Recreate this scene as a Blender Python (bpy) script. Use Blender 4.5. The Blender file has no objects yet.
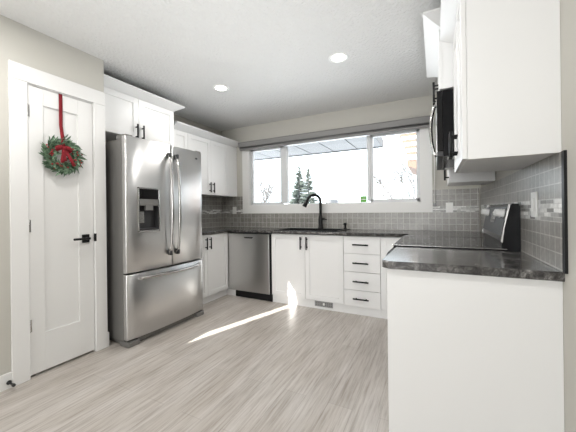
import bpy, bmesh, math, random
from mathutils import Vector, Matrix
random.seed(7)
sc = bpy.context.scene
COL = sc.collection
R = math.radians

# ------------------------------------------------------------ camera, world, sun, lights, exposure
cam_d = bpy.data.cameras.new('camera')
cam = bpy.data.objects.new('camera', cam_d); COL.objects.link(cam)
cam.location = (0, 0, 1.17)
cam.matrix_world = Matrix.Translation((0, 0, 1.17)) @ Matrix.Rotation(R(26.97), 4, 'Z') @ Matrix.Rotation(R(90), 4, 'X') @ Matrix.Rotation(-.0119, 4, 'Z')
cam_d.sensor_width = 36; cam_d.lens = 289.47 * 36 / 576
cam_d.shift_y = -5.73 / 576
cam_d.clip_start = 0.02; cam_d.clip_end = 400
sc.camera = cam

w = bpy.data.worlds.new('overcast_sky'); sc.world = w; w.use_nodes = True
bg = w.node_tree.nodes['Background']
bg.inputs[0].default_value = (0.86, 0.93, 1.0, 1)
bg.inputs[1].default_value = 3.2

def light(name, kind, loc, rot, energy, color=(1, 1, 1), **kw):
    d = bpy.data.lights.new(name, kind); d.energy = energy; d.color = color
    for k, v in kw.items(): setattr(d, k, v)
    o = bpy.data.objects.new(name, d); COL.objects.link(o)
    o.location = loc; o.rotation_euler = rot
    return o
SUN_AZ = Vector((0.308, 0.951, 0)).normalized()
sd = Vector((SUN_AZ.x, SUN_AZ.y, -math.tan(R(25)))).normalized()
sun = light('sun', 'SUN', (0, 0, 6), (0, 0, 0), 20, (1, .96, .9), angle=R(.5))
sun.rotation_euler = sd.to_track_quat('-Z', 'Y').to_euler()
light('rear_fill_light', 'AREA', (-1.15, -6.3, 1.4), (R(90), 0, 0), 140, (.97, .985, 1),
      shape='RECTANGLE', size=2.6, size_y=1.9)  # added fill light before the solid rear wall, which has no window
light('ceiling_bounce_fill', 'AREA', (-1.15, 1.25, 1.3), (R(180), 0, 0), 15, (.965, .982, 1),
      shape='RECTANGLE', size=1.3, size_y=3.4)  # added upward fill that brightens the ceiling; no real lamp stands here

sc.view_settings.view_transform = 'Standard'
sc.view_settings.look = 'None'
sc.view_settings.gamma = 1
sc.view_settings.use_curve_mapping = False
sc.view_settings.exposure = 0.24

# ------------------------------------------------------------ materials
def mat(name, color, rough=.5, metal=0, **kw):
    m = bpy.data.materials.new(name); m.use_nodes = True
    b = m.node_tree.nodes['Principled BSDF']
    b.inputs['Base Color'].default_value = (*color, 1)
    b.inputs['Roughness'].default_value = rough
    b.inputs['Metallic'].default_value = metal
    for k, v in kw.items():
        b.inputs[k].default_value = v
    m['bsdf'] = b.name
    return m
def nodes(m): return m.node_tree.nodes, m.node_tree.links, m.node_tree.nodes['Principled BSDF']
def N(m, t, **kw):
    n = m.node_tree.nodes.new(t)
    for k, v in kw.items():
        if k in n.inputs: n.inputs[k].default_value = v
        else: setattr(n, k, v)
    return n
def mapping(m, scale, rot=(0, 0, 0)):
    g = N(m, 'ShaderNodeNewGeometry'); mp = N(m, 'ShaderNodeMapping')
    mp.inputs['Scale'].default_value = scale; mp.inputs['Rotation'].default_value = rot
    m.node_tree.links.new(g.outputs['Position'], mp.inputs['Vector'])
    return mp.outputs['Vector']
def noise_bump(m, scale, strength, dist=.002, vec=None, detail=4):
    ns, ln, b = nodes(m)
    v = vec or mapping(m, (1, 1, 1))
    n = N(m, 'ShaderNodeTexNoise', Scale=scale, Detail=detail)
    ln.new(v, n.inputs['Vector'])
    bp = N(m, 'ShaderNodeBump', Strength=strength, Distance=dist)
    ln.new(n.outputs['Fac'], bp.inputs['Height']); ln.new(bp.outputs['Normal'], b.inputs['Normal'])
    return n
def ramp(m, stops):
    r = N(m, 'ShaderNodeValToRGB'); e = r.color_ramp.elements
    while len(e) < len(stops): e.new(.5)
    for q, (p, c) in zip(e, stops): q.position = p; q.color = (*c, 1)
    return r

M = {}
M['wall'] = mat('greige_wall_paint', (.52, .505, .46), .75); noise_bump(M['wall'], 180, .12)
M['ceiling'] = mat('textured_ceiling_paint', (.74, .738, .725), .9)
noise_bump(M['ceiling'], 45, 1.0, .014, detail=4)
M['trim'] = mat('white_trim_paint', (.75, .745, .73), .4)
M['cab'] = mat('white_cabinet_paint', (.81, .81, .805), .32)
M['cab_in'] = mat('cabinet_underside', (.52, .52, .52), .5)
M['steel'] = mat('brushed_stainless_steel', (.62, .617, .61), .24, 1)
noise_bump(M['steel'], 1, .05, .001, vec=mapping(M['steel'], (3, 3, 500)))
b = M['steel'].node_tree.nodes['Principled BSDF']; b.inputs['Anisotropic'].default_value = .8; b.inputs['Anisotropic Rotation'].default_value = .25; b.inputs['Roughness'].default_value = .3
tg = N(M['steel'], 'ShaderNodeTangent', direction_type='RADIAL', axis='Z'); M['steel'].node_tree.links.new(tg.outputs[0], b.inputs['Tangent'])
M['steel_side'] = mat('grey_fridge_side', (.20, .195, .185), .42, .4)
M['chrome'] = mat('polished_steel', (.52, .51, .50), .2, 1)
M['black'] = mat('black_metal', (.006, .006, .0065), .4, **{'Specular IOR Level': .3})
M['gloss'] = mat('black_glass', (.005, .005, .006), .06, **{'Specular IOR Level': .4})
M['appl'] = mat('black_appliance_enamel', (.008, .008, .009), .22, **{'Specular IOR Level': .12})
M['dark'] = mat('dark_plastic', (.03, .03, .032), .45)
M['rubber'] = mat('black_rubber', (.02, .02, .02), .7)
M['grey'] = mat('mid_grey_plastic', (.30, .30, .305), .45)
M['white_pl'] = mat('white_plastic', (.82, .82, .80), .35)
M['knob'] = mat('light_knob', (.86, .86, .85), .3)
M['blind'] = mat('grey_blind_fabric', (.235, .23, .225), .7)
M['blind_dk'] = mat('dark_grey_blind_rail', (.10, .10, .10), .5)
M['vinyl'] = mat('white_window_vinyl', (.66, .67, .68), .4)
M['red'] = mat('red_velvet_ribbon', (.19, .003, .009), .85)
M['berry'] = mat('red_berry', (.35, .01, .02), .3)
M['leaf'] = mat('wreath_leaf_green', (.09, .17, .10), .55)
nz = N(M['leaf'], 'ShaderNodeTexNoise', Scale=60); rp = ramp(M['leaf'], [(.35, (.025, .07, .035)), (.65, (.20, .30, .19))])
M['leaf'].node_tree.links.new(mapping(M['leaf'], (1, 1, 1)), nz.inputs['Vector'])
M['leaf'].node_tree.links.new(nz.outputs['Fac'], rp.inputs['Fac'])
M['leaf'].node_tree.links.new(rp.outputs['Color'], M['leaf'].node_tree.nodes['Principled BSDF'].inputs['Base Color'])
M['twig'] = mat('brown_twig', (.10, .06, .04), .8)
M['snow'] = mat('snow', (.86, .88, .92), .8)
M['bark'] = mat('frosted_bark', (.085, .082, .082), .9)
M['spruce'] = mat('spruce_needles', (.058, .072, .062), .85)
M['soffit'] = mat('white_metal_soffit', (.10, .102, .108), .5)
M['fascia'] = mat('eave_fascia', (.05, .051, .055), .5)
M['tan'] = mat('tan_boards', (.13, .08, .06), .8)
M['green'] = mat('green_sticker', (.10, .42, .02), .5)
M['lens'] = mat('lit_lamp_lens', (1, 1, 1), .4)
b = M['lens'].node_tree.nodes['Principled BSDF']
b.inputs['Emission Color'].default_value = (1, .97, .9, 1); b.inputs['Emission Strength'].default_value = 7

# window glass: clear with a weak reflection
g = bpy.data.materials.new('clear_window_glass'); g.use_nodes = True; M['glass'] = g
nt = g.node_tree; nt.nodes.clear()
o_ = nt.nodes.new('ShaderNodeOutputMaterial'); mx = nt.nodes.new('ShaderNodeMixShader')
tr = nt.nodes.new('ShaderNodeBsdfTransparent'); gl = nt.nodes.new('ShaderNodeBsdfGlossy')
tr.inputs[0].default_value = (.96, .975, .97, 1); gl.inputs['Roughness'].default_value = .02
fr = nt.nodes.new('ShaderNodeFresnel'); fr.inputs[0].default_value = 1.35
nt.links.new(fr.outputs[0], mx.inputs[0]); nt.links.new(tr.outputs[0], mx.inputs[1])
nt.links.new(gl.outputs[0], mx.inputs[2]); nt.links.new(mx.outputs[0], o_.inputs[0])

# vinyl plank floor: planks run along Y
m = M['floor'] = mat('grey_wood_plank_floor', (.4, .37, .34), .33)
ns, ln, b = nodes(m)
v = mapping(m, (1, 1, 1), (0, 0, R(90)))
br = N(m, 'ShaderNodeTexBrick', Scale=1.0); br.offset = .37; br.squash = 1
br.inputs['Brick Width'].default_value = 1.22; br.inputs['Row Height'].default_value = .148
br.inputs['Mortar Size'].default_value = .0012; br.inputs['Mortar Smooth'].default_value = .2
br.inputs['Color1'].default_value = (.42, .395, .37, 1); br.inputs['Color2'].default_value = (.475, .45, .425, 1)
br.inputs['Mortar'].default_value = (.32, .30, .28, 1)
ln.new(v, br.inputs['Vector'])
g1 = N(m, 'ShaderNodeTexNoise', Scale=1.0, Detail=7, Roughness=.65); ln.new(mapping(m, (60, 3.0, 1)), g1.inputs['Vector'])
r1 = ramp(m, [(.32, (.68, .64, .60)), (.5, (1.0, .985, .965)), (.7, (1.22, 1.22, 1.22))]); ln.new(g1.outputs['Fac'], r1.inputs['Fac'])
g2 = N(m, 'ShaderNodeTexNoise', Scale=1.0, Detail=3); ln.new(mapping(m, (7, 1.1, 1)), g2.inputs['Vector'])
r2 = ramp(m, [(.3, (.86, .83, .80)), (.7, (1.08, 1.08, 1.09))]); ln.new(g2.outputs['Fac'], r2.inputs['Fac'])
def mul(m, a, c):
    x = N(m, 'ShaderNodeMix', data_type='RGBA', blend_type='MULTIPLY'); x.inputs[0].default_value = 1
    m.node_tree.links.new(a, x.inputs[6]); m.node_tree.links.new(c, x.inputs[7]); return x.outputs[2]
ln.new(mul(m, mul(m, br.outputs['Color'], r1.outputs['Color']), r2.outputs['Color']), b.inputs['Base Color'])
bp = N(m, 'ShaderNodeBump', Strength=.12, Distance=.002); ln.new(g1.outputs['Fac'], bp.inputs['Height']); ln.new(bp.outputs['Normal'], b.inputs['Normal'])

# dark mottled laminate worktop
m = M['counter'] = mat('dark_mottled_laminate', (.05, .05, .05), .17)
ns, ln, b = nodes(m)
n1 = N(m, 'ShaderNodeTexNoise', Scale=17, Detail=9, Roughness=.78, Distortion=.9); ln.new(mapping(m, (1, 1, 1)), n1.inputs['Vector'])
r1 = ramp(m, [(.36, (.014, .013, .014)), (.47, (.05, .047, .046)), (.56, (.13, .125, .12)), (.68, (.34, .33, .32))])
ln.new(n1.outputs['Fac'], r1.inputs['Fac']); ln.new(r1.outputs['Color'], b.inputs['Base Color'])

# square tiles with a mosaic band; axis = horizontal world axis
def tile_mat(name, axis, z0, pitch, zb0, zb1):
    m = mat(name, (.25, .25, .25), .32, **{'Specular IOR Level': .8})
    ns, ln, b = nodes(m)
    geo = N(m, 'ShaderNodeNewGeometry'); sp = N(m, 'ShaderNodeSeparateXYZ'); ln.new(geo.outputs['Position'], sp.inputs[0])
    def coords(dz):
        cb = N(m, 'ShaderNodeCombineXYZ'); sub = N(m, 'ShaderNodeMath', operation='SUBTRACT'); sub.inputs[1].default_value = dz
        ln.new(sp.outputs[axis], cb.inputs[0]); ln.new(sp.outputs['Z'], sub.inputs[0]); ln.new(sub.outputs[0], cb.inputs[1]); return cb.outputs[0]
    def brick(dz, wd, h, off, c1, c2, mo, ms):
        t = N(m, 'ShaderNodeTexBrick', Scale=1.0); t.offset = off; t.squash = 1
        for k, q in (('Brick Width', wd), ('Row Height', h), ('Mortar Size', ms), ('Mortar Smooth', .1), ('Bias', 0)): t.inputs[k].default_value = q
        t.inputs['Color1'].default_value = (*c1, 1); t.inputs['Color2'].default_value = (*c2, 1); t.inputs['Mortar'].default_value = (*mo, 1)
        ln.new(coords(dz), t.inputs['Vector']); return t
    low = brick(z0, pitch, pitch, 0, (.20, .19, .172), (.285, .27, .25), (.47, .46, .43), .0028)
    band = brick(zb0, .085, (zb1 - zb0) / 5, .43, (.10, .095, .085), (.92, .92, .90), (.55, .55, .53), .0015)
    up = brick(zb1, pitch, pitch, 0, (.20, .19, .172), (.285, .27, .25), (.47, .46, .43), .0028)
    def above(z):
        c = N(m, 'ShaderNodeMath', operation='GREATER_THAN'); c.inputs[1].default_value = z; ln.new(sp.outputs['Z'], c.inputs[0]); return c.outputs[0]
    def mix(f, a, c):
        x = N(m, 'ShaderNodeMix', data_type='RGBA'); ln.new(f, x.inputs[0]); ln.new(a, x.inputs[6]); ln.new(c, x.inputs[7]); return x.outputs[2]
    fa, fb = above(zb0), above(zb1)
    col = mix(fb, mix(fa, low.outputs['Color'], band.outputs['Color']), up.outputs['Color'])
    mott = N(m, 'ShaderNodeTexNoise', Scale=45, Detail=5); ln.new(geo.outputs['Position'], mott.inputs['Vector'])
    r = ramp(m, [(.3, (.82, .82, .82)), (.7, (1.18, 1.18, 1.18))]); ln.new(mott.outputs['Fac'], r.inputs['Fac'])
    ln.new(mul(m, col, r.outputs['Color']), b.inputs['Base Color'])
    bp = N(m, 'ShaderNodeBump', Strength=.5, Distance=.0015); bp.invert = True
    ln.new(low.outputs['Fac'], bp.inputs['Height']); ln.new(bp.outputs['Normal'], b.inputs['Normal'])
    return m
M['tile_back'] = tile_mat('grey_square_tile_back', 'X', .920, .069, 1.127, 1.193)
M['tile_right'] = tile_mat('grey_square_tile_right', 'Y', .922, .0627, 1.110, 1.203)
M['tile_left'] = tile_mat('grey_square_tile_left', 'Y', .920, .069, 1.127, 1.193)

# ------------------------------------------------------------ mesh helpers
W = {}
def BM(): return bmesh.new()
def bx(bm, x0, x1, y0, y1, z0, z1, bev=0, seg=2):
    x0, x1 = sorted((x0, x1)); y0, y1 = sorted((y0, y1)); z0, z1 = sorted((z0, z1))
    vs = [bm.verts.new(p) for p in ((x0, y0, z0), (x1, y0, z0), (x1, y1, z0), (x0, y1, z0), (x0, y0, z1), (x1, y0, z1), (x1, y1, z1), (x0, y1, z1))]
    fs = [bm.faces.new([vs[i] for i in f]) for f in ((3, 2, 1, 0), (4, 5, 6, 7), (0, 1, 5, 4), (1, 2, 6, 5), (2, 3, 7, 6), (3, 0, 4, 7))]
    if bev:
        es = list({e for f in fs for e in f.edges})
        bmesh.ops.bevel(bm, geom=es, offset=bev, segments=seg, profile=.5, affect='EDGES')
    return bm
def prism(bm, pts, a, b, axis):
    """2-D outline pts extruded from a to b along an axis ('X': pts=(y,z), 'Y': pts=(x,z), 'Z': pts=(x,y))"""
    def P(p, t): return {'X': (t, p[0], p[1]), 'Y': (p[0], t, p[1]), 'Z': (p[0], p[1], t)}[axis]
    A = [bm.verts.new(P(p, a)) for p in pts]; B = [bm.verts.new(P(p, b)) for p in pts]
    bm.faces.new(A); bm.faces.new(B[::-1])
    n = len(pts)
    for i in range(n): bm.faces.new((A[i], B[i], B[(i + 1) % n], A[(i + 1) % n]))
    return bm
def tube(bm, pts, rad, seg=10, cap=True):
    pts = [Vector(p) for p in pts]; n = len(pts)
    rr = rad if isinstance(rad, (list, tuple)) else [rad] * n
    rings = []; ref = None
    for i, p in enumerate(pts):
        t = (pts[min(i + 1, n - 1)] - pts[max(i - 1, 0)]).normalized()
        if ref is None: ref = Vector((0, 0, 1)) if abs(t.z) < .9 else Vector((1, 0, 0))
        a = (ref - t * ref.dot(t))
        if a.length < 1e-6: a = t.orthogonal()
        a.normalize(); ref = a; c = t.cross(a)
        rings.append([bm.verts.new(p + (a * math.cos(k * 2 * math.pi / seg) + c * math.sin(k * 2 * math.pi / seg)) * rr[i]) for k in range(seg)])
    for i in range(n - 1):
        for k in range(seg):
            f = bm.faces.new((rings[i][k], rings[i][(k + 1) % seg], rings[i + 1][(k + 1) % seg], rings[i + 1][k])); f.smooth = True
    if cap: bm.faces.new(rings[0][::-1]); bm.faces.new(rings[-1])
    return bm
def lathe(bm, c, prof, seg=24, axis='Z'):
    """prof: list of (radius, height) about an axis through c"""
    c = Vector(c); rings = []
    for r, h in prof:
        ring = []
        for k in range(seg):
            a = 2 * math.pi * k / seg; p, q = r * math.cos(a), r * math.sin(a)
            d = {'Z': (p, q, h), 'X': (h, p, q), 'Y': (p, h, q)}[axis]
            ring.append(bm.verts.new(c + Vector(d)))
        rings.append(ring)
    for i in range(len(rings) - 1):
        for k in range(seg):
            f = bm.faces.new((rings[i][k], rings[i][(k + 1) % seg], rings[i + 1][(k + 1) % seg], rings[i + 1][k])); f.smooth = True
    bm.faces.new(rings[0][::-1]); bm.faces.new(rings[-1])
    return bm
def obj(name, bm, m, parent=None, loc=None):
    base = Vector(loc) if loc is not None else (W[parent.name] if parent else Vector((0, 0, 0)))
    bmesh.ops.recalc_face_normals(bm, faces=bm.faces)
    bmesh.ops.translate(bm, verts=bm.verts, vec=-base)
    me = bpy.data.meshes.new(name); bm.to_mesh(me); bm.free()
    me.materials.append(m if not isinstance(m, str) else M[m])
    o = bpy.data.objects.new(name, me); COL.objects.link(o)
    if parent: o.parent = parent; W[o.name] = base; o.location = base - W[parent.name]
    else: o.location = base; W[o.name] = base
    return o
def thing(name, label, cat, loc, group=None):
    o = bpy.data.objects.new(name, None); COL.objects.link(o); o.location = loc; o.empty_display_size = .1
    W[o.name] = Vector(loc); o['label'] = label; o['category'] = cat
    if group: o['group'] = group
    return o
def tag(o, label, cat, group=None):
    o['label'] = label; o['category'] = cat
    if group: o['group'] = group
    return o
def struct(name, bm, m, loc=None):
    o = obj(name, bm, m, None, loc); o['kind'] = 'structure'; return o

# a frame maps (u along the face, z, n outward) to the world
class Face:
    def __init__(s, kind, x): s.k, s.x = kind, x
    def box(s, bm, u0, u1, z0, z1, n0, n1, bev=0, seg=2):
        if s.k == '+X': return bx(bm, s.x + n0, s.x + n1, u0, u1, z0, z1, bev, seg)
        if s.k == '-X': return bx(bm, s.x - n0, s.x - n1, u0, u1, z0, z1, bev, seg)
        return bx(bm, u0, u1, s.x - n0, s.x - n1, z0, z1, bev, seg)      # '-Y'
    def pt(s, u, z, n):
        return {'+X': (s.x + n, u, z), '-X': (s.x - n, u, z), '-Y': (u, s.x - n, z)}[s.k]
def shaker(F, u0, u1, z0, z1, parent, name='door', fw=.057, gap=.0018, m='cab', th=.019):
    u0 += gap; u1 -= gap; z0 += gap; z1 -= gap
    bm = BM(); e = .0012
    F.box(bm, u0, u0 + fw, z0, z1, 0, th, e); F.box(bm, u1 - fw, u1, z0, z1, 0, th, e)
    F.box(bm, u0 + fw, u1 - fw, z0, z0 + fw, 0, th - .0002, e); F.box(bm, u0 + fw, u1 - fw, z1 - fw, z1, 0, th - .0002, e)
    F.box(bm, u0 + fw - .002, u1 - fw + .002, z0 + fw - .002, z1 - fw + .002, 0, th - .009)
    return obj(name, bm, m, parent)
def slab(F, u0, u1, z0, z1, parent, name='drawer', th=.019):
    bm = BM(); F.box(bm, u0 + .0018, u1 - .0018, z0 + .0018, z1 - .0018, 0, th, .002)
    return obj(name, bm, 'cab', parent)
def bar_handle(F, u, z, L, vertical, parent, n=.019):
    bm = BM(); r = .0083
    if vertical:
        tube(bm, [F.pt(u, z - L / 2, n + .032), F.pt(u, z + L / 2, n + .032)], r)
        for s in (-1, 1): tube(bm, [F.pt(u, z + s * L * .32, n), F.pt(u, z + s * L * .32, n + .032)], r * .8)
    else:
        tube(bm, [F.pt(u - L / 2, z, n + .032), F.pt(u + L / 2, z, n + .032)], r)
        for s in (-1, 1): tube(bm, [F.pt(u + s * L * .32, z, n), F.pt(u + s * L * .32, z, n + .032)], r * .8)
    return obj('handle', bm, 'black', parent)
def crown(F, u0, u1, zb, zt, proj, parent, body_depth, ret0=False, ret1=False):
    """sloped crown board along a face, mitred returns at open ends"""
    bm = BM()
    def sec(u, n_in):   # section points (n, z)
        return
    t = .018
    k = F
    a0 = u0 - (proj if ret0 else 0); a1 = u1 + (proj if ret1 else 0)
    def quad_strip(inner, outer):
        A = [bm.verts.new(p) for p in inner]; B = [bm.verts.new(p) for p in outer]
        return A, B
    # front board as a closed prism with mitred ends
    P = lambda u, n, z: bm.verts.new(F.pt(u, z, n))
    e0i, e0o, e1i, e1o = u0, a0, u1, a1
    f = [P(e0i, 0, zb), P(e1i, 0, zb), P(e1o, proj, zt - .012), P(e0o, proj, zt - .012), P(e0o, proj, zt), P(e1o, proj, zt), P(e1i, -.02, zt), P(e0i, -.02, zt)]
    for q in ((0, 1, 2, 3), (3, 2, 5, 4), (4, 5, 6, 7), (7, 6, 1, 0), (0, 3, 4, 7), (1, 6, 5, 2)): bm.faces.new([f[i] for i in q])
    for on, ui, uo in ((ret0, u0, a0), (ret1, u1, a1)):
        if not on: continue
        s = 1 if uo > ui else -1; D = -body_depth
        g_ = [P(ui, 0, zb), P(ui, D, zb), P(uo, D, zt - .012), P(uo, proj, zt - .012), P(uo, proj, zt), P(uo, D, zt), P(ui - s * .02, D, zt), P(ui - s * .02, 0, zt)]
        for q in ((0, 1, 2, 3), (3, 2, 5, 4), (4, 5, 6, 7), (7, 6, 1, 0), (0, 3, 4, 7), (1, 6, 5, 2)): bm.faces.new([g_[i] for i in q])
    return obj('crown_moulding', bm, 'cab', parent)
def body(F, u0, u1, z0, z1, depth, parent, name='body', m='cab'):
    bm = BM(); F.box(bm, u0, u1, z0, z1, -depth, -.0005, .001, 1)
    return obj(name, bm, m, parent)

# ------------------------------------------------------------ shell
XD, XL, XR, YB, YW = -2.565, -3.147, .447, 3.775, 1.527
CZ = 2.495
struct('floor', bx(BM(), -3.4, .7, -6.6, 3.9, -.1, 0), 'floor')
bm = BM(); bx(bm, XD - .1, .7, -6.6, YW - .1, CZ, CZ + .12); bx(bm, -3.4, .7, YW - .1, 3.95, CZ, CZ + .12); struct('ceiling', bm, 'ceiling')
# pantry wall with door opening and, behind the camera, a sidelight opening
bm = BM()
DO0, DO1, DZ = .992, 1.428, 2.098
SL0, SL1, SLB, SLT = -.26, .36, .875, 1.84
for y0, y1, z0, z1 in ((-6.5, SL0, 0, CZ), (SL0, SL1, 0, SLB), (SL0, SL1, SLT, CZ), (SL1, DO0 - .012, 0, CZ), (DO0 - .012, DO1 + .012, DZ, CZ), (DO1 + .012, YW, 0, CZ)):
    bx(bm, XD - .1, XD, y0, y1, z0, z1)
bx(bm, XL, XD - .1, YW - .1, YW, 0, CZ); bx(bm, XL, XD - .1, .72, .78, 0, CZ); bx(bm, XL - .06, XL, .72, YW - .1, 0, CZ)
struct('wall_pantry', bm, 'wall')
struct('wall_left', bx(BM(), XL - .1, XL, YW - .1, YB + .1, 0, CZ), 'wall')
struct('wall_right', bx(BM(), XR, XR + .1, -6.5, YB + .1, 0, CZ), 'wall')
struct('wall_rear', bx(BM(), XD - .1, XR + .1, -6.6, -6.5, 0, CZ), 'wall')
WX0, WX1, WZ0, WZ1 = -2.600, -.145, 1.245, 2.15
bm = BM()
for x0, x1, z0, z1 in ((XL, WX0, 0, CZ), (WX1, XR, 0, CZ), (WX0, WX1, 0, WZ0), (WX0, WX1, WZ1, CZ)): bx(bm, x0, x1, YB, YB + .16, z0, z1)
struct('wall_back', bm, 'wall')
# baseboards
bm = BM(); bx(bm, XD, XD + .014, -6.5, .893, 0, .104, .003); struct('baseboard_left', bm, 'trim')
bm = BM(); bx(bm, XD - .12, XD + .014, YW, YW + .014, 0, .125, .002); struct('baseboard_pantry', bm, 'trim')
bm = BM(); bx(bm, XR - .014, XR, -6.5, 1.50, 0, .098, .003); struct('baseboard_right', bm, 'trim')

# pantry door with casing
bm = BM(); cw = .094; cx0, cx1 = XD, XD + .018
bx(bm, cx0, cx1, DO0 - .012 - cw + .003, DO0 - .004, 0, DZ - .005, .003); bx(bm, cx0, cx1, DO1 + .004, YW - .001, 0, DZ - .005, .003)
bx(bm, cx0, cx1 + .002, DO0 - .012 - cw + .003, YW - .001, DZ - .005, 2.208, .003)
bx(bm, XD - .1, XD, DO0 - .012, DO0 - .003, 0, DZ - .012); bx(bm, XD - .1, XD, DO1 + .003, DO1 + .012, 0, DZ - .012)
bx(bm, XD - .1, XD, DO0 - .012, DO1 + .012, DZ - .012, DZ)
struct('trim_1', bm, 'trim')
bm = BM(); F = Face('+X', XD - .037)
y0, y1, z0, z1 = DO0, DO1, .018, 2.084; pu0, pu1, pz0, pz1 = 1.086, 1.318, .295, 1.962
F.box(bm, y0, pu0, z0, z1, 0, .035, .0015); F.box(bm, pu1, y1, z0, z1, 0, .035, .0015)
F.box(bm, pu0, pu1, z0, pz0, 0, .0348, .001); F.box(bm, pu0, pu1, pz1, z1, 0, .0348, .001)
F.box(bm, pu0 - .002, pu1 + .002, pz0 - .002, pz1 + .002, .004, .022)
door = struct('door_1', bm, 'trim', (XD, DO0, 0))
for z in (.37, 1.08, 1.90):
    bm = BM(); tube(bm, [(XD + .006, DO0 - .002, z - .045), (XD + .006, DO0 - .002, z + .045)], .006); bx(bm, XD - .001, XD + .003, DO0 - .012, DO0 + .012, z - .043, z + .043)
    obj('hinge', bm, 'chrome', door)
bm = BM(); yl, zl = 1.365, .960
bx(bm, XD - .002, XD + .008, yl - .028, yl + .028, zl - .036, zl + .032, .003)
tube(bm, [(XD + .005, yl, zl), (XD + .05, yl, zl)], .01)
bx(bm, XD + .042, XD + .058, yl - .112, yl + .012, zl - .009, zl + .009, .004)
obj('lever_handle', bm, 'black', door)
bm = BM(); bx(bm, XD - .004, XD + .021, DO1 + .003, DO1 + .013, zl - .03, zl + .034, .001); o = obj('strike_plate', bm, 'black', door)

# sidelight glass frame behind the camera (daylight source of the sun streak)
bm = BM(); bx(bm, XD, XD + .012, SL0 - .07, SL0, SLB - .07, SLT + .07, .003); bx(bm, XD, XD + .012, SL1, SL1 + .07, SLB - .07, SLT + .07, .003); bx(bm, XD, XD + .012, SL0, SL1, SLT, SLT + .07, .003); bx(bm, XD, XD + .012, SL0, SL1, SLB - .07, SLB, .003)
struct('trim_2', bm, 'trim')

# main window
wy0, wy1 = YB + .03, YB + .10
bm = BM(); c = .118
bx(bm, WX0 - c, WX0 + .004, YB - .016, YB, WZ0 - c, WZ1 + .09, .003); bx(bm, WX1 - .004, WX1 + c, YB - .016, YB, WZ0 - c, WZ1 + .09, .003)
bx(bm, WX0, WX1, YB - .016, YB, WZ0 - c, WZ0 + .004, .003); bx(bm, WX0, WX1, YB - .016, YB, WZ1 - .004, WZ1 + .09, .003)
bx(bm, WX0, WX0 + .012, YB, YB + .04, WZ0, WZ1); bx(bm, WX1 - .012, WX1, YB, YB + .04, WZ0, WZ1)
bx(bm, WX0, WX1, YB, YB + .04, WZ0, WZ0 + .012); bx(bm, WX0, WX1, YB, YB + .04, WZ1 - .012, WZ1)
win = struct('window_1', bm, 'trim', ((WX0 + WX1) / 2, YB, WZ0))
bm = BM(); fo = .006
bx(bm, WX0 + .012, WX1 - .012, wy0, wy1, WZ0 + .010, WZ0 + .012 + fo, .003); bx(bm, WX0 + .012, WX1 - .012, wy0, wy1, WZ1 - .012 - fo, WZ1 - .010, .003)
bx(bm, WX0 + .012, WX0 + .012 + fo, wy0, wy1, WZ0 + .012, WZ1 - .012, .003); bx(bm, WX1 - .012 - fo, WX1 - .012, wy0, wy1, WZ0 + .012, WZ1 - .012, .003)
for xm, hw in ((-1.985, .040), (-.762, .020)): bx(bm, xm - hw, xm + hw, wy0, wy1, WZ0 + .03, WZ1 - .03, .003)
obj('window_frame', bm, 'vinyl', win)
gz0, gz1 = WZ0 + .016, WZ1 - .016
for a, d_, l in ((WX0 + .016, -2.025, .030), (-.742, WX1 - .016, .034)):
    bm = BM(); s = .036
    yy0, yy1 = wy0 + .014, wy1 - .02
    bx(bm, a, a + l, yy0, yy1, gz0, gz1, .003); bx(bm, d_ - s, d_, yy0, yy1, gz0, gz1, .003)
    bx(bm, a, d_, yy0, yy1, gz0, gz0 + s, .003); bx(bm, a, d_, yy0, yy1, gz1 - s, gz1, .003)
    sash = obj('sash', bm, 'vinyl', win)
    bm = BM(); bx(bm, a + l - .004, d_ - s + .004, wy0 + .03, wy0 + .034, gz0 + s - .004, gz1 - s + .004); obj('pane', bm, 'glass', sash)
bm = BM(); bx(bm, -1.95, -.776, wy0 + .05, wy0 + .054, gz0 - .004, gz1 + .004); obj('pane', bm, 'glass', win)
bm = BM(); bx(bm, -2.05, -2.03, wy0 + .003, wy0 + .016, 1.58, 1.68, .003); obj('sash_lock', bm, 'vinyl', win)
bm = BM(); bx(bm, -.884, -.800, wy0 + .0465, wy0 + .0495, 1.266, 1.345); st = obj('window_sticker', bm, 'green', win); st['label'] = 'green energy sticker'
bm = BM(); bx(bm, -.874, -.810, wy0 + .0455, wy0 + .0467, 1.296, 1.304); bx(bm, -.874, -.810, wy0 + .0455, wy0 + .0467, 1.318, 1.321); obj('sticker_print', bm, 'white_pl', st)

# roller blind
bl = thing('roller_blind', 'grey fabric roller blind cassette rolled up above the kitchen window', 'window blind', (-1.4, YB, 2.12))
BX0, BX1 = -2.735, -.033
bm = BM(); prism(bm, [(YB, 2.236), (YB - .085, 2.236), (YB - .092, 2.226), (YB - .088, 2.160), (YB, 2.160)], BX0, BX1, 'X'); obj('valance', bm, 'blind', bl)
bm = BM(); tube(bm, [(BX0 + .01, YB - .045, 2.142), (BX1 - .01, YB - .045, 2.142)], .03, 16); obj('fabric_roll', bm, 'blind_dk', bl)
bm = BM(); bx(bm, BX0 + .02, BX1 - .02, YB - .078, YB - .06, 2.108, 2.135, .005); obj('bottom_rail', bm, 'blind', bl)
bm = BM()
tube(bm, [(-.004, YB - .05, 2.22), (-.004, YB - .05, 1.24), (-.004, YB - .043, 1.21), (-.004, YB - .036, 1.24), (-.004, YB - .036, 2.22)], .0045, 8)
bx(bm, -.05, 0, YB - .055, YB - .03, 2.18, 2.23, .003); obj('pull_chain', bm, 'white_pl', bl)
bm = BM(); bx(bm, -.022, .008, YB - .06, YB - .0155 + .0155, 1.195, 1.23, .004); obj('chain_holder', bm, 'grey', bl)

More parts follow.
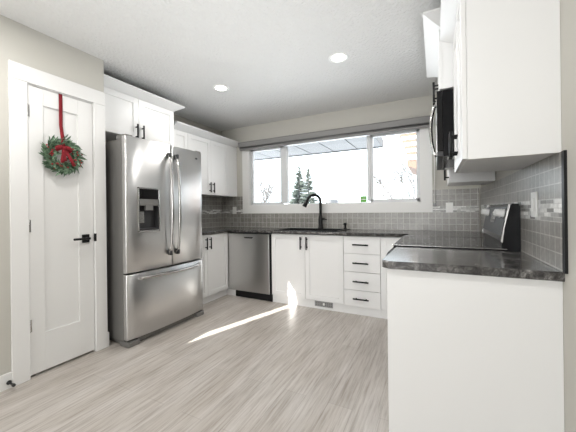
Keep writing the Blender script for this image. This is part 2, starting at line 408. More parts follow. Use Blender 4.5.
# recessed ceiling lamps
for x, y, lb in ((-2.042, 2.457, 'round lit recessed ceiling light nearer the refrigerator'), (-.737, 2.455, 'round lit recessed ceiling light nearer the microwave')):
    z = CZ; t = thing('recessed_light', lb, 'ceiling light', (x, y, z), 'recessed lights in the ceiling')
    tilt = Matrix.Identity(4)
    for nm, pr, m_ in (('trim_ring', [(.062, .004), (.062, -.003), (.082, -.006), (.088, -.002), (.088, .004)], 'white_pl'), ('lens', [(.001, .004), (.001, -.004), (.061, -.003), (.061, .004)], 'lens')):
        bm = BM(); lathe(bm, (0, 0, 0), pr, 32)
        bmesh.ops.transform(bm, matrix=Matrix.Translation((x, y, z)) @ tilt, verts=bm.verts); obj(nm, bm, m_, t)
    light('ceiling_area_light', 'AREA', (x, y, z - .02), (0, 0, 0), 7.5, (1, .97, .93), shape='DISK', size=.12)

for x, y in ((-1.9, .55), (-.75, .55)):   # added unseen lights, without fixtures, to brighten the near end of the room
    light('ceiling_area_light', 'AREA', (x, y, CZ - .012), (0, 0, 0), 12, (1, .98, .95), shape='DISK', size=.12)

# ------------------------------------------------------------ tiled backsplashes
t = thing('backsplash', 'grey square tile backsplash with mosaic band on the right wall', 'backsplash', (.445, 2.6, .915))
obj('tile_panel', bx(BM(), .440, XR, 1.482, YB - .02, .9155, 1.386), 'tile_right', t)
obj('edge_trim', bx(BM(), .4375, XR, 1.458, 1.482, .9155, 1.386), 'black', t)
t = thing('backsplash', 'grey tile backsplash running under and beside the kitchen window', 'backsplash', (-1.3, YB, .915))
bm = BM(); bx(bm, XL, XR - .02, YB - .015, YB, .90, WZ0 - c); bx(bm, XL, WX0 - c, YB - .015, YB, WZ0 - c, 1.40); bx(bm, WX1 + c, XR - .02, YB - .015, YB, WZ0 - c, 1.386)
obj('tile_panel', bm, 'tile_back', t)
t = thing('backsplash', 'shaded tile backsplash on the left wall beside the refrigerator', 'backsplash', (XL, 3.1, .915))
obj('tile_panel', bx(BM(), XL, XL + .015, 2.52, YB - .015, .90, 1.40), 'tile_left', t)

# ------------------------------------------------------------ left run
FL = Face('+X', -2.694)
t = thing('wall_cabinet', 'white two door wall cabinet above the refrigerator', 'cabinet', (-2.9, 1.92, 1.92))
body(FL, 1.53, 2.385, 1.914, 2.33, .44, t)
for u0, u1, hu in ((1.53, 1.940, 1.905), (1.940, 2.385, 1.973)):
    d = shaker(FL, u0, u1, 1.914, 2.32, t); bar_handle(FL, hu, 1.975, .15, True, d)
crown(FL, 1.53, 2.385, 2.320, 2.395, .095, t, .44, ret1=True)
FU = Face('+X', -2.849)
t = thing('wall_cabinet', 'narrow white wall cabinet just right of the refrigerator top', 'cabinet', (-2.98, 2.55, 1.40))
body(FU, 2.50, 2.741, 1.40, 2.19, .295, t); shaker(FU, 2.50, 2.741, 1.40, 2.18, t)
t = thing('wall_cabinet', 'white double door wall cabinet left of the window', 'cabinet', (-2.98, 3.2, 1.40))
body(FU, 2.742, 3.772, 1.40, 2.19, .295, t)
d = shaker(FU, 2.742, 3.168, 1.40, 2.18, t); bar_handle(FU, 3.132, 1.505, .14, True, d)
d = shaker(FU, 3.168, 3.552, 1.40, 2.18, t); bar_handle(FU, 3.203, 1.505, .14, True, d)
bm = BM(); FU.box(bm, 3.554, 3.772, 1.40, 2.18, 0, .018, .001); obj('filler_panel', bm, 'cab', t)
t = thing('crown_moulding', 'white crown moulding along the lower wall cabinets left of the window', 'moulding', (-2.8, 3.1, 2.17))
o = crown(FU, 2.50, 3.772, 2.182, 2.258, .10, t, .295); 
# base cabinet beside the refrigerator
FB = Face('+X', -2.579)
t = thing('base_cabinet', 'white base cabinet between the refrigerator and the dishwasher', 'cabinet', (-2.85, 2.8, 0))
body(FB, 2.52, 3.21, .10, .876, .54, t)
d = shaker(FB, 2.52, 2.786, .10, .872, t); bar_handle(FB, 2.750, .765, .15, True, d)
d = shaker(FB, 2.786, 3.188, .10, .872, t); bar_handle(FB, 2.822, .765, .15, True, d)
bm = BM(); FB.box(bm, 2.52, 3.25, 0, .0985, -.06, -.03, .001, 1); bx(bm, -2.609, -2.455, 3.215, 3.25, 0, .0985, .001, 1); obj('toe_kick', bm, 'cab', t)

# refrigerator
FX = -2.332; fy0, fy1 = 1.582, 2.492; fyc = (fy0 + fy1) / 2
rf = thing('refrigerator', 'stainless steel french door refrigerator with bottom freezer and ice dispenser', 'refrigerator', (-2.7, fyc, 0))
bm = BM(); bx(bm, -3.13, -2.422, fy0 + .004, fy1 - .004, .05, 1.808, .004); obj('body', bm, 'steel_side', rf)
def front(y):
    s = (y - fyc) / (.5 * (fy1 - fy0)); return FX - .002 - .022 * s * s - .012 * abs(s) ** 12
def curved(y0, y1, z0, z1, hole=None, back=-2.410):
    bm = BM(); n = 28
    ys = [y0 + (y1 - y0) * i / n for i in range(n + 1)]; zs = [z0, z0 + .006, z1 - .006, z1]
    if hole:
        ys = sorted(set(ys + [hole[0], hole[1]])); zs = sorted(zs + [hole[2], hole[3]])
    def xf(y, z):
        e = 0
        for d_, in ((y - y0,), (y1 - y,)):
            if d_ < .008: e = max(e, .006 * (1 - d_ / .008) ** 2)
        if z in (z0, z1): e = max(e, .006)
        return front(y) - e
    ys = sorted(set(ys + [y0 + .003, y0 + .008, y1 - .003, y1 - .008]))
    V = [[bm.verts.new((xf(y, z), y, z)) for z in zs] for y in ys]
    Bk = [[bm.verts.new((back, y, z)) for z in (z0, z1)] for y in ys]
    for i in range(len(ys) - 1):
        for j in range(len(zs) - 1):
            if hole and hole[0] - 1e-6 <= ys[i] and ys[i + 1] <= hole[1] + 1e-6 and hole[2] - 1e-6 <= zs[j] and zs[j + 1] <= hole[3] + 1e-6: continue
            f = bm.faces.new((V[i][j], V[i + 1][j], V[i + 1][j + 1], V[i][j + 1])); f.smooth = True
        bm.faces.new((V[i][0], Bk[i][0], Bk[i + 1][0], V[i + 1][0])); bm.faces.new((V[i][-1], V[i + 1][-1], Bk[i + 1][1], Bk[i][1]))
    for i in (0, -1): bm.faces.new([V[i][j] for j in range(len(zs))] + [Bk[i][1], Bk[i][0]])
    return bm
hole = (1.690, 1.892, 1.005, 1.380)
ld = obj('door', curved(fy0, 2.038, .640, 1.832, hole), 'steel', rf)
rd = obj('door', curved(2.047, fy1, .640, 1.832), 'steel', rf)
fd = obj('freezer_drawer', curved(fy0, fy1, .062, .627), 'steel', rf)
bm = BM(); bx(bm, -2.422, -2.410, fy0 + .01, fy1 - .01, .05, 1.76); obj('door_gasket', bm, 'rubber', rf)
# dispenser: recess box, control panel, chute, paddle, tray
h0, h1, h2, h3 = hole; xf_ = front(1.79)
bm = BM(); dpt = .052
bx(bm, xf_ - dpt - .003, xf_ - dpt, h0, h1, h2, h3)
bx(bm, xf_ - dpt, xf_ - .003, h0, h0 + .004, h2, h3); bx(bm, xf_ - dpt, xf_ - .003, h1 - .004, h1, h2, h3)
bx(bm, xf_ - dpt, xf_ - .003, h0, h1, h2, h2 + .004); bx(bm, xf_ - dpt, xf_ - .003, h0, h1, h3 - .004, h3)
dp = obj('dispenser', bm, 'dark', ld)
bm = BM(); bx(bm, xf_ - .03, xf_ + .003, h0 + .003, h1 - .003, 1.287, h3 - .003, .002); cp = obj('control_panel', bm, 'gloss', dp)
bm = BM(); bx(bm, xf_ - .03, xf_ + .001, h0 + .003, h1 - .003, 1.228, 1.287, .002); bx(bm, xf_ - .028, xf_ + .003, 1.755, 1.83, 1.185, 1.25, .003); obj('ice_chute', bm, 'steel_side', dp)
bm = BM(); bx(bm, xf_ - .045, xf_ - .034, 1.712, 1.765, 1.07, 1.175, .003); obj('paddle', bm, 'chrome', dp)
bm = BM(); bx(bm, xf_ - .05, xf_ + .002, h0 + .004, h1 - .004, h2 + .003, h2 + .016, .002); obj('drip_tray', bm, 'dark', dp)
bm = BM(); fr_ = .012
for a in ((h0 - fr_, h0, h2 - fr_, h3 + fr_), (h1, h1 + fr_, h2 - fr_, h3 + fr_), (h0 - fr_, h1 + fr_, h2 - fr_ * 1.6, h2), (h0 - fr_, h1 + fr_, h3, h3 + fr_)):
    bx(bm, xf_ - .012, xf_ + .006, a[0], a[1], a[2], a[3], .002)
obj('bezel', bm, 'chrome', dp)
# long bowed door handles
for par, y in ((ld, 1.998), (rd, 2.088)):
    bm = BM(); pts = []; rr = []
    for i in range(25):
        s = i / 24; z = .755 + s * (1.735 - .755); q = math.sin(math.pi * s) ** .45
        pts.append((front(y) + .012 + .05 * q, y, z)); rr.append(.0145)
    tube(bm, pts, rr, 12)
    hd = obj('handle', bm, 'chrome', par)
    for z in (.772, 1.718):
        bm = BM(); bx(bm, front(y) - .001, front(y) + .045, y - .012, y + .012, z - .026, z + .026, .006); obj('handle_bracket', bm, 'dark', hd)
bm = BM(); pts = []
for i in range(25):
    s = i / 24; y = 1.690 + s * (2.40 - 1.690); q = math.sin(math.pi * s) ** .4
    pts.append((front(y) + .008 + .045 * q, y, .585))
tube(bm, pts, .015, 12); hd = obj('handle', bm, 'chrome', fd)
for y in (1.70, 2.39):
    bm = BM(); bx(bm, front(y) - .001, front(y) + .03, y - .016, y + .016, .571, .599, .005); obj('handle_bracket', bm, 'chrome', hd)
bm = BM(); bx(bm, front(2.39) - .001, front(2.39) + .002, 2.374, 2.408, 1.742, 1.760, .0008); obj('badge', bm, 'dark', rd)
for y0, y1 in ((fy0 + .005, fy0 + .075), (fy1 - .075, fy1 - .005)):
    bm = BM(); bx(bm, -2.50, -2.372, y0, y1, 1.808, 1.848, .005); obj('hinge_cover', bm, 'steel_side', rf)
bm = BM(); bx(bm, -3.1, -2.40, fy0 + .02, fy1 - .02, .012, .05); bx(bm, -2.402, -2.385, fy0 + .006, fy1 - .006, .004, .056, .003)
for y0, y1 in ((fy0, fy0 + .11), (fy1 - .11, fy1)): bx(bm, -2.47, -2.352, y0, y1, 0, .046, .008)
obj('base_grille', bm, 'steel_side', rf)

# ------------------------------------------------------------ back run
FK = Face('-Y', 3.213)
dw = thing('dishwasher', 'stainless steel dishwasher built in at the left end of the sink counter', 'dishwasher', (-2.2, 3.45, 0))
bm = BM(); FK.box(bm, -2.552, -1.870, .10, .868, -.54, -.012); obj('body', bm, 'dark', dw)
bm = BM(); FK.box(bm, -2.552, -1.902, .092, .862, 0, .026, .006); dd = obj('door', bm, 'steel', dw)
bm = BM(); FK.box(bm, -2.552, -1.902, .822, .8625, .0255, .030, .002); obj('control_strip', bm, 'steel', dd)
bm = BM(); prism(bm, [(-2.305, .830), (-2.13, .830), (-2.16, .802), (-2.275, .802)], 3.213 - .0275, 3.213 - .024, 'Y'); obj('pocket_handle', bm, 'dark', dd)
bm = BM(); FK.box(bm, -1.901, -1.870, .004, .868, -.02, .016); FK.box(bm, -2.452, -1.870, .004, .092, -.03, .004); obj('toe_panel', bm, 'black', dw)

sk = thing('base_cabinet', 'white two door base cabinet under the sink', 'cabinet', (-1.38, 3.45, 0))
bm = BM(); FK.box(bm, -1.868, -1.851, .10, .876, -.54, -.0005); FK.box(bm, -.947, -.930, .10, .876, -.54, -.0005); FK.box(bm, -1.851, -.947, .10, .118, -.54, -.0005); FK.box(bm, -1.851, -.947, .10, .70, -.54, -.528); FK.box(bm, -1.851, -.947, .10, .70, -.012, -.0005); FK.box(bm, -1.851, -.947, .85, .876, -.018, -.0005); obj('body', bm, 'cab', sk)
d = shaker(FK, -1.868, -1.404, .098, .872, sk); bar_handle(FK, -1.452, .772, .15, True, d)
d = shaker(FK, -1.404, -.930, .098, .872, sk); bar_handle(FK, -1.374, .772, .15, True, d)
bm = BM(); FK.box(bm, -1.868, -.930, 0, .096, -.05, .000, .001, 1); obj('toe_kick', bm, 'cab', sk)
v_ = thing('vent_register', 'grey metal floor vent register in the kick board below the sink', 'vent', (-1.178, 3.210, .04))
bm = BM(); FK.box(bm, -1.290, -1.066, .030, .093, .0003, .006, .001); obj('plate', bm, 'grey', v_)
bm = BM()
for i in range(9):
    for j in (0, 1):
        x = -1.276 + i * .023
        FK.box(bm, x, x + .014, .042 + j * .024, .058 + j * .024, .006, .007)
obj('slot_grille', bm, 'steel_side', v_)
bm = BM(); FK.box(bm, -1.186, -1.166, .05, .078, .006, .012, .002); obj('damper_tab', bm, 'white_pl', v_)

dr = thing('base_cabinet', 'white four drawer base cabinet right of the sink cabinet', 'cabinet', (-.727, 3.45, 0))
body(FK, -.929, -.528, .10, .876, .54, dr)
zs = (.872, .680, .477, .275, .095)
for i in range(4):
    z1, z0 = zs[i], zs[i + 1]
    if i == 0: dd = slab(FK, -.929, -.528, z0, z1, dr)
    else: dd = slab(FK, -.929, -.528, z0, z1, dr)
    bar_handle(FK, -.735, (z0 + z1) / 2 + (.005 if i == 0 else 0), .17, False, dd)
bm = BM(); FK.box(bm, -.929, -.528, 0, .098, -.05, .000, .001, 1); obj('toe_kick', bm, 'cab', dr)

cr = thing('base_cabinet', 'white corner base cabinet between the drawers and the range', 'cabinet', (-.1, 3.4, 0))
bm = BM(); bx(bm, -.527, XR - .025, 3.2135, 3.75, .1, .876); bx(bm, -.205, XR - .025, 2.875, 3.22, .1, .876); obj('body', bm, 'cab', cr)
shaker(FK, -.527, -.225, .10, .872, cr)
FR = Face('-X', -.206)
d = shaker(FR, 2.875, 3.19, .10, .872, cr); bar_handle(FR, 2.915, .77, .15, True, d)
bm = BM(); bx(bm, -.527, -.14, 3.213, 3.26, 0, .098); bx(bm, -.19, -.14, 2.875, 3.25, 0, .098); obj('toe_kick', bm, 'cab', cr)

# worktops: the long one is U-shaped, with a sink cut-out
SX0, SX1, SY0, SY1 = -1.83, -1.01, 3.24, 3.69
t = thing('countertop', 'dark mottled laminate countertop running round the sink and dishwasher', 'countertop', (-1.3, 3.4, .877))
bm = BM(); CF = 3.178; z0, z1 = .877, .915
bx(bm, XL + .016, -2.540, 2.50, YB - .016, z0, z1, .006)
for x0, x1, y0, y1 in ((-2.55, SX0, CF, YB - .016), (SX1, -.24, CF, YB - .016), (SX0, SX1, CF, SY0), (SX0, SX1, SY1, YB - .016), (-.24, .4395, 2.873, YB - .021)):
    bx(bm, x0 - .0005, x1 + .0005, y0, y1, z0, z1)
for q in (1,):  # rounded front nosing
    tube(bm, [(-2.54, CF + .001, .896), (-.24, CF + .001, .896)], .0188, 14)
obj('worktop', bm, 'counter', t)
t = thing('countertop', 'dark mottled laminate countertop piece on the peninsula end cabinet', 'countertop', (.1, 1.75, .877))
bm = BM(); pts = []
x0, x1, y0, y1 = -.243, .4465, 1.490, 2.092; rc = .035
for i in range(7):
    a = math.pi + i * math.pi / 12; pts.append((x0 + rc + rc * math.cos(a), y0 + rc + rc * math.sin(a)))
pts += [(x1, y0), (x1, y1), (x0, y1)]
prism(bm, pts, .877, .915, 'Z')
es = [e for e in bm.edges if abs(e.verts[0].co.z - e.verts[1].co.z) < 1e-6 and not all(abs(v.co.x - x1) < 1e-6 for v in e.verts) and not all(abs(v.co.y - y1) < 1e-6 for v in e.verts)]
bmesh.ops.bevel(bm, geom=es, offset=.009, segments=4, profile=.5, affect='EDGES')
obj('worktop', bm, 'counter', t)

# sink, faucet, dispenser
s_ = thing('sink', 'black composite kitchen sink set in the counter under the window', 'sink', (-1.41, 3.44, .7))
bm = BM(); rz = .921
for x0, x1, y0, y1 in ((SX0 - .02, SX1 + .02, SY0 - .015, SY0 + .02), (SX0 - .02, SX1 + .02, SY1 - .075, SY1 + .02), (SX0 - .02, SX0 + .022, SY0, SY1), (SX1 - .022, SX1 + .02, SY0, SY1)):
    bx(bm, x0, x1, y0, y1, .9155, rz, .002)
obj('rim', bm, 'black', s_)
bm = BM(); a0, a1, b0, b1 = SX0 + .012, SX1 - .012, SY0 + .010, SY1 - .068; zb = .72
bx(bm, a0, a1, b0, b1, zb - .008, zb); bx(bm, a0, a0 + .01, b0, b1, zb, .917); bx(bm, a1 - .01, a1, b0, b1, zb, .917); bx(bm, a0, a1, b0, b0 + .01, zb, .917); bx(bm, a0, a1, b1 - .01, b1, zb, .917)
obj('basin', bm, 'black', s_)
bm = BM(); lathe(bm, (-1.42, 3.45, zb), [(.045, 0), (.045, .003), (.03, .003), (.03, .001)], 24); obj('drain', bm, 'chrome', s_)
fx, fy, fz = -1.372, 3.658, .921
fc = thing('faucet', 'black gooseneck kitchen faucet standing behind the sink', 'faucet', (fx, fy, fz))
bm = BM(); lathe(bm, (fx, fy, fz), [(.036, 0), (.036, .012), (.031, .02), (.030, .13), (.024, .16), (.018, .19)], 24); obj('base', bm, 'black', fc)
bm = BM(); dx, dy = -.80, -.60; rad = .088; zt = fz + .362
pts = [(fx, fy, fz + .16), (fx, fy, fz + .25), (fx, fy, zt)]
for i in range(1, 15):
    a = math.pi * i / 16; pts.append((fx + dx * rad * (1 - math.cos(a)), fy + dy * rad * (1 - math.cos(a)), zt + rad * math.sin(a)))
e_ = Vector(pts[-1]); tng = (e_ - Vector(pts[-2])).normalized()
tube(bm, pts, .0175, 14); obj('spout', bm, 'black', fc)
bm = BM(); tube(bm, [e_ - tng * .005, e_ + tng * .03, e_ + tng * .085, e_ + tng * .115], [.0185, .021, .028, .030], 14); obj('spray_head', bm, 'black', fc)
bm = BM(); tube(bm, [(fx, fy, fz + .125), (fx + .045, fy, fz + .128), (fx + .055, fy, fz + .13)], [.016, .015, .012], 12); tube(bm, [(fx + .045, fy, fz + .13), (fx + .088, fy - .01, fz + .118)], [.008, .006], 10); obj('lever', bm, 'black', fc)
sp = thing('soap_dispenser', 'small black soap dispenser right of the faucet', 'soap dispenser', (-1.035, 3.655, .921))
bm = BM(); lathe(bm, (-1.035, 3.655, .921), [(.022, 0), (.022, .01), (.014, .014), (.013, .05)], 18); obj('base', bm, 'black', sp)
bm = BM(); lathe(bm, (-1.035, 3.655, .971), [(.017, 0), (.017, .022), (.012, .027)], 18); tube(bm, [(-1.035, 3.655, .985), (-1.05, 3.60, .985)], .006, 8); obj('pump_head', bm, 'black', sp)

# ------------------------------------------------------------ right run
nc = thing('base_cabinet', 'white peninsula end base cabinet with a plain side panel', 'cabinet', (.12, 1.78, 0))
bm = BM(); bx(bm, -.19, XR - .015, 1.53, 2.092, .10, .876); obj('body', bm, 'cab', nc)
bm = BM(); bx(bm, -.219, .4465, 1.512, 1.53, 0, .8765, .0012); obj('side_panel', bm, 'cab', nc)
FN = Face('-X', -.1905)
for u0, u1, hu in ((1.53, 1.81, 1.78), (1.81, 2.09, 1.84)):
    d = shaker(FN, u0, u1, .10, .70, nc); bar_handle(FN, hu, .60, .15, True, d)
dd = slab(FN, 1.53, 2.09, .702, .872, nc); bar_handle(FN, 1.81, .785, .17, False, dd)
bm = BM(); bx(bm, -.15, -.13, 1.53, 2.09, 0, .10); obj('toe_kick', bm, 'cab', nc)

# range
ry0, ry1 = 2.102, 2.866
rg = thing('range', 'black electric range with glass cooktop and slanted control panel', 'range', (.1, 2.45, 0))
bm = BM(); bx(bm, -.215, .41, ry0, ry1, .03, .905, .003); obj('body', bm, 'appl', rg)
bm = BM(); bx(bm, -.262, .385, ry0 - .004, ry1 + .004, .905, .922, .005); obj('cooktop_frame', bm, 'appl', rg)
bm = BM(); bx(bm, -.245, .36, ry0 + .012, ry1 - .012, .9222, .9245, .001); ct = obj('glass_cooktop', bm, 'gloss', rg)
bm = BM()
for yy in (ry0 + .003, ry1 - .003): bx(bm, -.26, .375, yy - .004, yy + .004, .922, .9262, .0015)
bx(bm, -.2635, -.2575, ry0 - .004, ry1 + .004, .91, .925, .002); obj('steel_trim', bm, 'chrome', rg)
for x, y, r in ((-.12, 2.25, .10), (-.12, 2.64, .08), (.17, 2.25, .075), (.17, 2.64, .10)):
    bm = BM(); seg = 40
    for ra in (r, r * .6):
        A = [bm.verts.new((x + ra * math.cos(k * 2 * math.pi / seg), y + ra * math.sin(k * 2 * math.pi / seg), .9248)) for k in range(seg)]
        B = [bm.verts.new((x + (ra - .003) * math.cos(k * 2 * math.pi / seg), y + (ra - .003) * math.sin(k * 2 * math.pi / seg), .9248)) for k in range(seg)]
        for k in range(seg): bm.faces.new((A[k], A[(k + 1) % seg], B[(k + 1) % seg], B[k]))
    obj('burner_ring', bm, 'grey', ct)
bm = BM(); bx(bm, -.262, -.215, ry0 + .004, ry1 - .004, .24, .885, .008); od = obj('oven_door', bm, 'appl', rg)
bm = BM(); bx(bm, -.2645, -.2615, ry0 + .12, ry1 - .12, .40, .72); obj('oven_window', bm, 'gloss', od)
bm = BM(); tube(bm, [(-.305, ry0 + .05, .835), (-.312, 2.3, .84), (-.312, 2.6, .84), (-.305, ry1 - .05, .835)], .012, 12)
for y in (ry0 + .07, ry1 - .07): tube(bm, [(-.26, y, .835), (-.306, y, .835)], .010, 10)
obj('handle', bm, 'appl', od)
bm = BM(); bx(bm, -.258, -.215, ry0 + .004, ry1 - .004, .05, .232, .006); obj('storage_drawer', bm, 'appl', rg)
for x in (-.18, .36):
    for y in (ry0 + .05, ry1 - .05):
        bm = BM(); lathe(bm, (x, y, 0), [(.018, 0), (.018, .03)], 14); obj('foot', bm, 'rubber', rg)
# backguard: slanted front, deep black side
P0, P1 = (.345, .972), (.384, 1.186)
bm = BM(); prism(bm, [(.355, .905), (.349, .966), P0, P1, (.391, 1.191), (.428, 1.19), (.437, 1.175), (.4385, .905)], ry0 + .012, ry1 - .012, 'Y'); bg_ = obj('backguard', bm, 'appl', rg)
for y0, y1 in ((ry0 - .002, ry0 + .012), (ry1 - .012, ry1 + .002)):
    bm = BM(); prism(bm, [(.348, .964), (.344, .972), (.383, 1.190), (.388, 1.196), (.394, 1.196), (.363, 1.05), (.353, .964)], y0, y1, 'Y'); obj('end_cap', bm, 'chrome', bg_)
for y0, y1 in ((ry0, ry0 + .012), (ry1 - .012, ry1)):
    bm = BM(); prism(bm, [(.355, .91), (.3585, .964), (.373, 1.05), (.4, 1.194), (.43, 1.193), (.438, 1.175), (.4388, .91)], y0, y1, 'Y'); obj('side_cover', bm, 'appl', bg_)
nrm = Vector((-(P1[1] - P0[1]), 0, (P1[0] - P0[0]))).normalized(); up_ = Vector((P1[0] - P0[0], 0, P1[1] - P0[1])).normalized()
mid = Vector((P0[0], 0, P0[1])) + up_ * .015
def guard_box(y0, y1, s0, s1, n0, n1, bev=0):
    bm = BM(); bx(bm, 0, 1, 0, 1, 0, 1)
    for v in bm.verts:
        q = v.co.copy(); p = Vector((P0[0], 0, P0[1])) + up_ * (s0 + (s1 - s0) * q.z) + nrm * (n0 + (n1 - n0) * q.x); v.co = (p.x, y0 + (y1 - y0) * q.y, p.z)
    if bev: bmesh.ops.bevel(bm, geom=list(bm.edges), offset=bev, segments=2, affect='EDGES')
    return bm
obj('control_glass', guard_box(ry0 + .02, ry1 - .02, .03, .205, -.001, .003), 'dark', bg_)
obj('display', guard_box(2.40, 2.57, .10, .165, .002, .005), 'gloss', bg_)
for y in (2.165, 2.245, 2.72, 2.80):
    p = Vector((P0[0], y, P0[1])) + up_ * .165
    bm = BM(); lathe(bm, (0, 0, 0), [(.028, 0), (.028, .006), (.024, .008), (.022, .036), (.018, .038)], 20); bx(bm, -.018, .018, -.005, .005, .036, .042, .001)
    q = nrm.to_track_quat('Z', 'Y').to_matrix().to_4x4(); bmesh.ops.transform(bm, matrix=Matrix.Translation(p + nrm * .003) @ q, verts=bm.verts)
    obj('knob', bm, 'knob', bg_)

# microwave
my0, my1, mz0, mz1 = 2.108, 2.862, 1.505, 1.928
mw = thing('microwave', 'black over the range microwave with a bowed steel handle', 'microwave', (.22, 2.48, mz0))
bm = BM(); bx(bm, .050, .438, my0, my1, mz0, mz1, .002); obj('body', bm, 'appl', mw)
bm = BM(); bx(bm, .016, .048, my0 + .17, my1, mz0 + .035, mz1, .004); md = obj('door', bm, 'gloss', mw)
bm = BM(); bx(bm, .012, .017, my0 + .171, my1 - .001, mz1 - .035, mz1 - .001, .001); bx(bm, .012, .017, my0 + .171, my1 - .001, mz0 + .036, mz0 + .07, .001); bx(bm, .012, .017, my1 - .03, my1 - .001, mz0 + .036, mz1 - .001, .001); obj('door_trim', bm, 'steel', md)
bm = BM(); bx(bm, .016, .048, my0, my0 + .168, mz0 + .035, mz1, .004); cpn = obj('control_panel', bm, 'gloss', mw)
bm = BM(); bx(bm, .0145, .0165, my0 + .03, my0 + .14, mz1 - .10, mz1 - .05); obj('display', bm, 'dark', cpn)
bm = BM(); bx(bm, .014, .049, my0, my1, mz0 + .002, mz0 + .033, .003); obj('bottom_vent', bm, 'dark', mw)
bm = BM(); pts = []
for i in range(25):
    q = i / 24; pts.append((.014 - .037 * math.sin(math.pi * q) ** .55, my0 + .205, mz0 + .035 + q * .365))
tube(bm, pts, .0115, 12); obj('handle', bm, 'chrome', md)
for y in (my0 + .08, my0 + .44): obj('grease_filter', bx(BM(), .20, .34, y, y + .22, mz0 - .004, mz0 + .001, .001), 'grey', mw)
for y in (my0 + .05, my1 - .13): obj('task_lamp', bx(BM(), .075, .135, y, y + .08, mz0 - .006, mz0 + .001, .002), 'white_pl', mw)

FM = Face('-X', .050)
t = thing('wall_cabinet', 'white wall cabinet directly above the microwave', 'cabinet', (.25, 2.46, 1.92))
body(FM, 2.100, 2.866, 1.935, 2.33, .39, t)
d = shaker(FM, 2.100, 2.483, 1.935, 2.32, t); bar_handle(FM, 2.448, 2.045, .15, True, d)
d = shaker(FM, 2.483, 2.866, 1.935, 2.32, t); bar_handle(FM, 2.518, 2.045, .15, True, d)
crown(FM, 2.100, 2.866, 2.318, 2.393, .107, t, .39, ret0=True, ret1=True)
FQ = Face('-X', .129)
t = thing('wall_cabinet', 'large white wall cabinet in the right foreground over the peninsula', 'cabinet', (.28, 1.78, 1.374))
body(FQ, 1.513, 2.098, 1.388, 2.21, .31, t)
bm = BM(); bx(bm, .1325, XR - .0005, 1.508, 1.5125, 1.386, 2.21, .0008); obj('side_panel', bm, 'cab', t)
d = shaker(FQ, 1.508, 1.803, 1.388, 2.20, t); bar_handle(FQ, 1.775, 1.51, .14, True, d)
d = shaker(FQ, 1.803, 2.098, 1.388, 2.20, t); bar_handle(FQ, 1.831, 1.51, .14, True, d)
crown(FQ, 1.508, 2.099, 2.195, 2.255, .091, t, .30, ret0=True)
t = thing('wall_cabinet', 'white wall cabinet between the microwave and the window corner', 'cabinet', (.28, 3.1, 1.395))
body(FQ, 2.870, 3.33, 1.392, 2.21, .31, t)
d = shaker(FQ, 2.870, 3.33, 1.392, 2.20, t); bar_handle(FQ, 2.912, 1.487, .14, True, d)

# ------------------------------------------------------------ wall plates and stopper
def outlet(x, lb, rocker=False):
    t = thing('wall_outlet', lb, 'outlet', (x, YB - .015, 1.17)); F = Face('-Y', YB - .015)
    bm = BM(); F.box(bm, x - .036, x + .036, 1.122, 1.236, 0, .006, .002); obj('cover_plate', bm, 'white_pl', t)
    bm = BM()
    for z in (1.16, 1.20): F.box(bm, x - .014, x + .014, z - .014, z + .014, .006, .009, .002)
    obj('socket', bm, 'white_pl', t)
outlet(-2.875, 'white wall outlet on the tiles left of the window')
outlet(.143, 'white wall outlet on the tiles in the corner behind the range')
t = thing('light_switch', 'white light switch on the tiles of the right wall', 'light switch', (.44, 1.83, 1.18)); F = Face('-X', .440)
bm = BM(); F.box(bm, 1.788, 1.872, 1.122, 1.246, 0, .007, .002); obj('cover_plate', bm, 'white_pl', t)
bm = BM(); F.box(bm, 1.814, 1.846, 1.15, 1.218, .007, .011, .002); obj('rocker', bm, 'white_pl', t)
t = thing('door_stop', 'small black door stop on the baseboard left of the pantry door', 'door stop', (XD + .014, .872, .042))
bm = BM(); lathe(bm, (XD + .014, .872, .042), [(.014, 0), (.014, .004), (.006, .008), (.006, .06)], 16, 'X'); obj('stem', bm, 'black', t)
bm = BM(); lathe(bm, (XD + .074, .872, .042), [(.010, 0), (.010, .014), (.007, .017)], 16, 'X'); obj('bumper', bm, 'rubber', t)

# ------------------------------------------------------------ wreath
wc = Vector((XD + .03, 1.190, 1.604))
wr = thing('wreath', 'green leafy wreath with red berries and bow hanging on the pantry door', 'wreath', wc)
RW = .088
bm = BM(); tube(bm, [(wc.x, wc.y + RW * math.cos(a * math.pi / 16), wc.z + RW * math.sin(a * math.pi / 16)) for a in range(33)], .011, 8); obj('ring', bm, 'twig', wr)
bm = BM()
def leaf(bm, p, d, n, L, wd):
    s = d.cross(n).normalized(); pts = []
    m0 = [p, p + d * L * .35 + s * wd + n * .003, p + d * L * .7 + s * wd * .7, p + d * L + n * -.004, p + d * L * .7 - s * wd * .7, p + d * L * .35 - s * wd + n * .003]
    vs = [bm.verts.new(q) for q in m0]; c1 = bm.verts.new(p + d * L * .5 - n * .004); 
    for i in range(6): bm.faces.new((vs[i], vs[(i + 1) % 6], c1))
for i in range(420):
    a = random.uniform(0, 2 * math.pi); r0 = RW + random.gauss(0, .013)
    rad = Vector((0, math.cos(a), math.sin(a))); tan = Vector((0, -math.sin(a), math.cos(a)))
    p = wc + rad * r0 + Vector((random.uniform(-.008, .02), 0, 0))
    out = random.choice((1, 1, -1)); d = (rad * out * random.uniform(.3, 1) - tan * random.uniform(.2, 1) + Vector((random.uniform(-.1, .55), 0, 0))).normalized()
    nn = (Vector((1, 0, 0)) + Vector([random.uniform(-.6, .6) for _ in range(3)])).normalized(); nn = (nn - d * nn.dot(d)).normalized()
    leaf(bm, p, d, nn, random.uniform(.038, .068), random.uniform(.006, .011))
lv = obj('leaves', bm, 'leaf', wr)
lv.modifiers.new('thick', 'SOLIDIFY').thickness = .0008
b0 = None
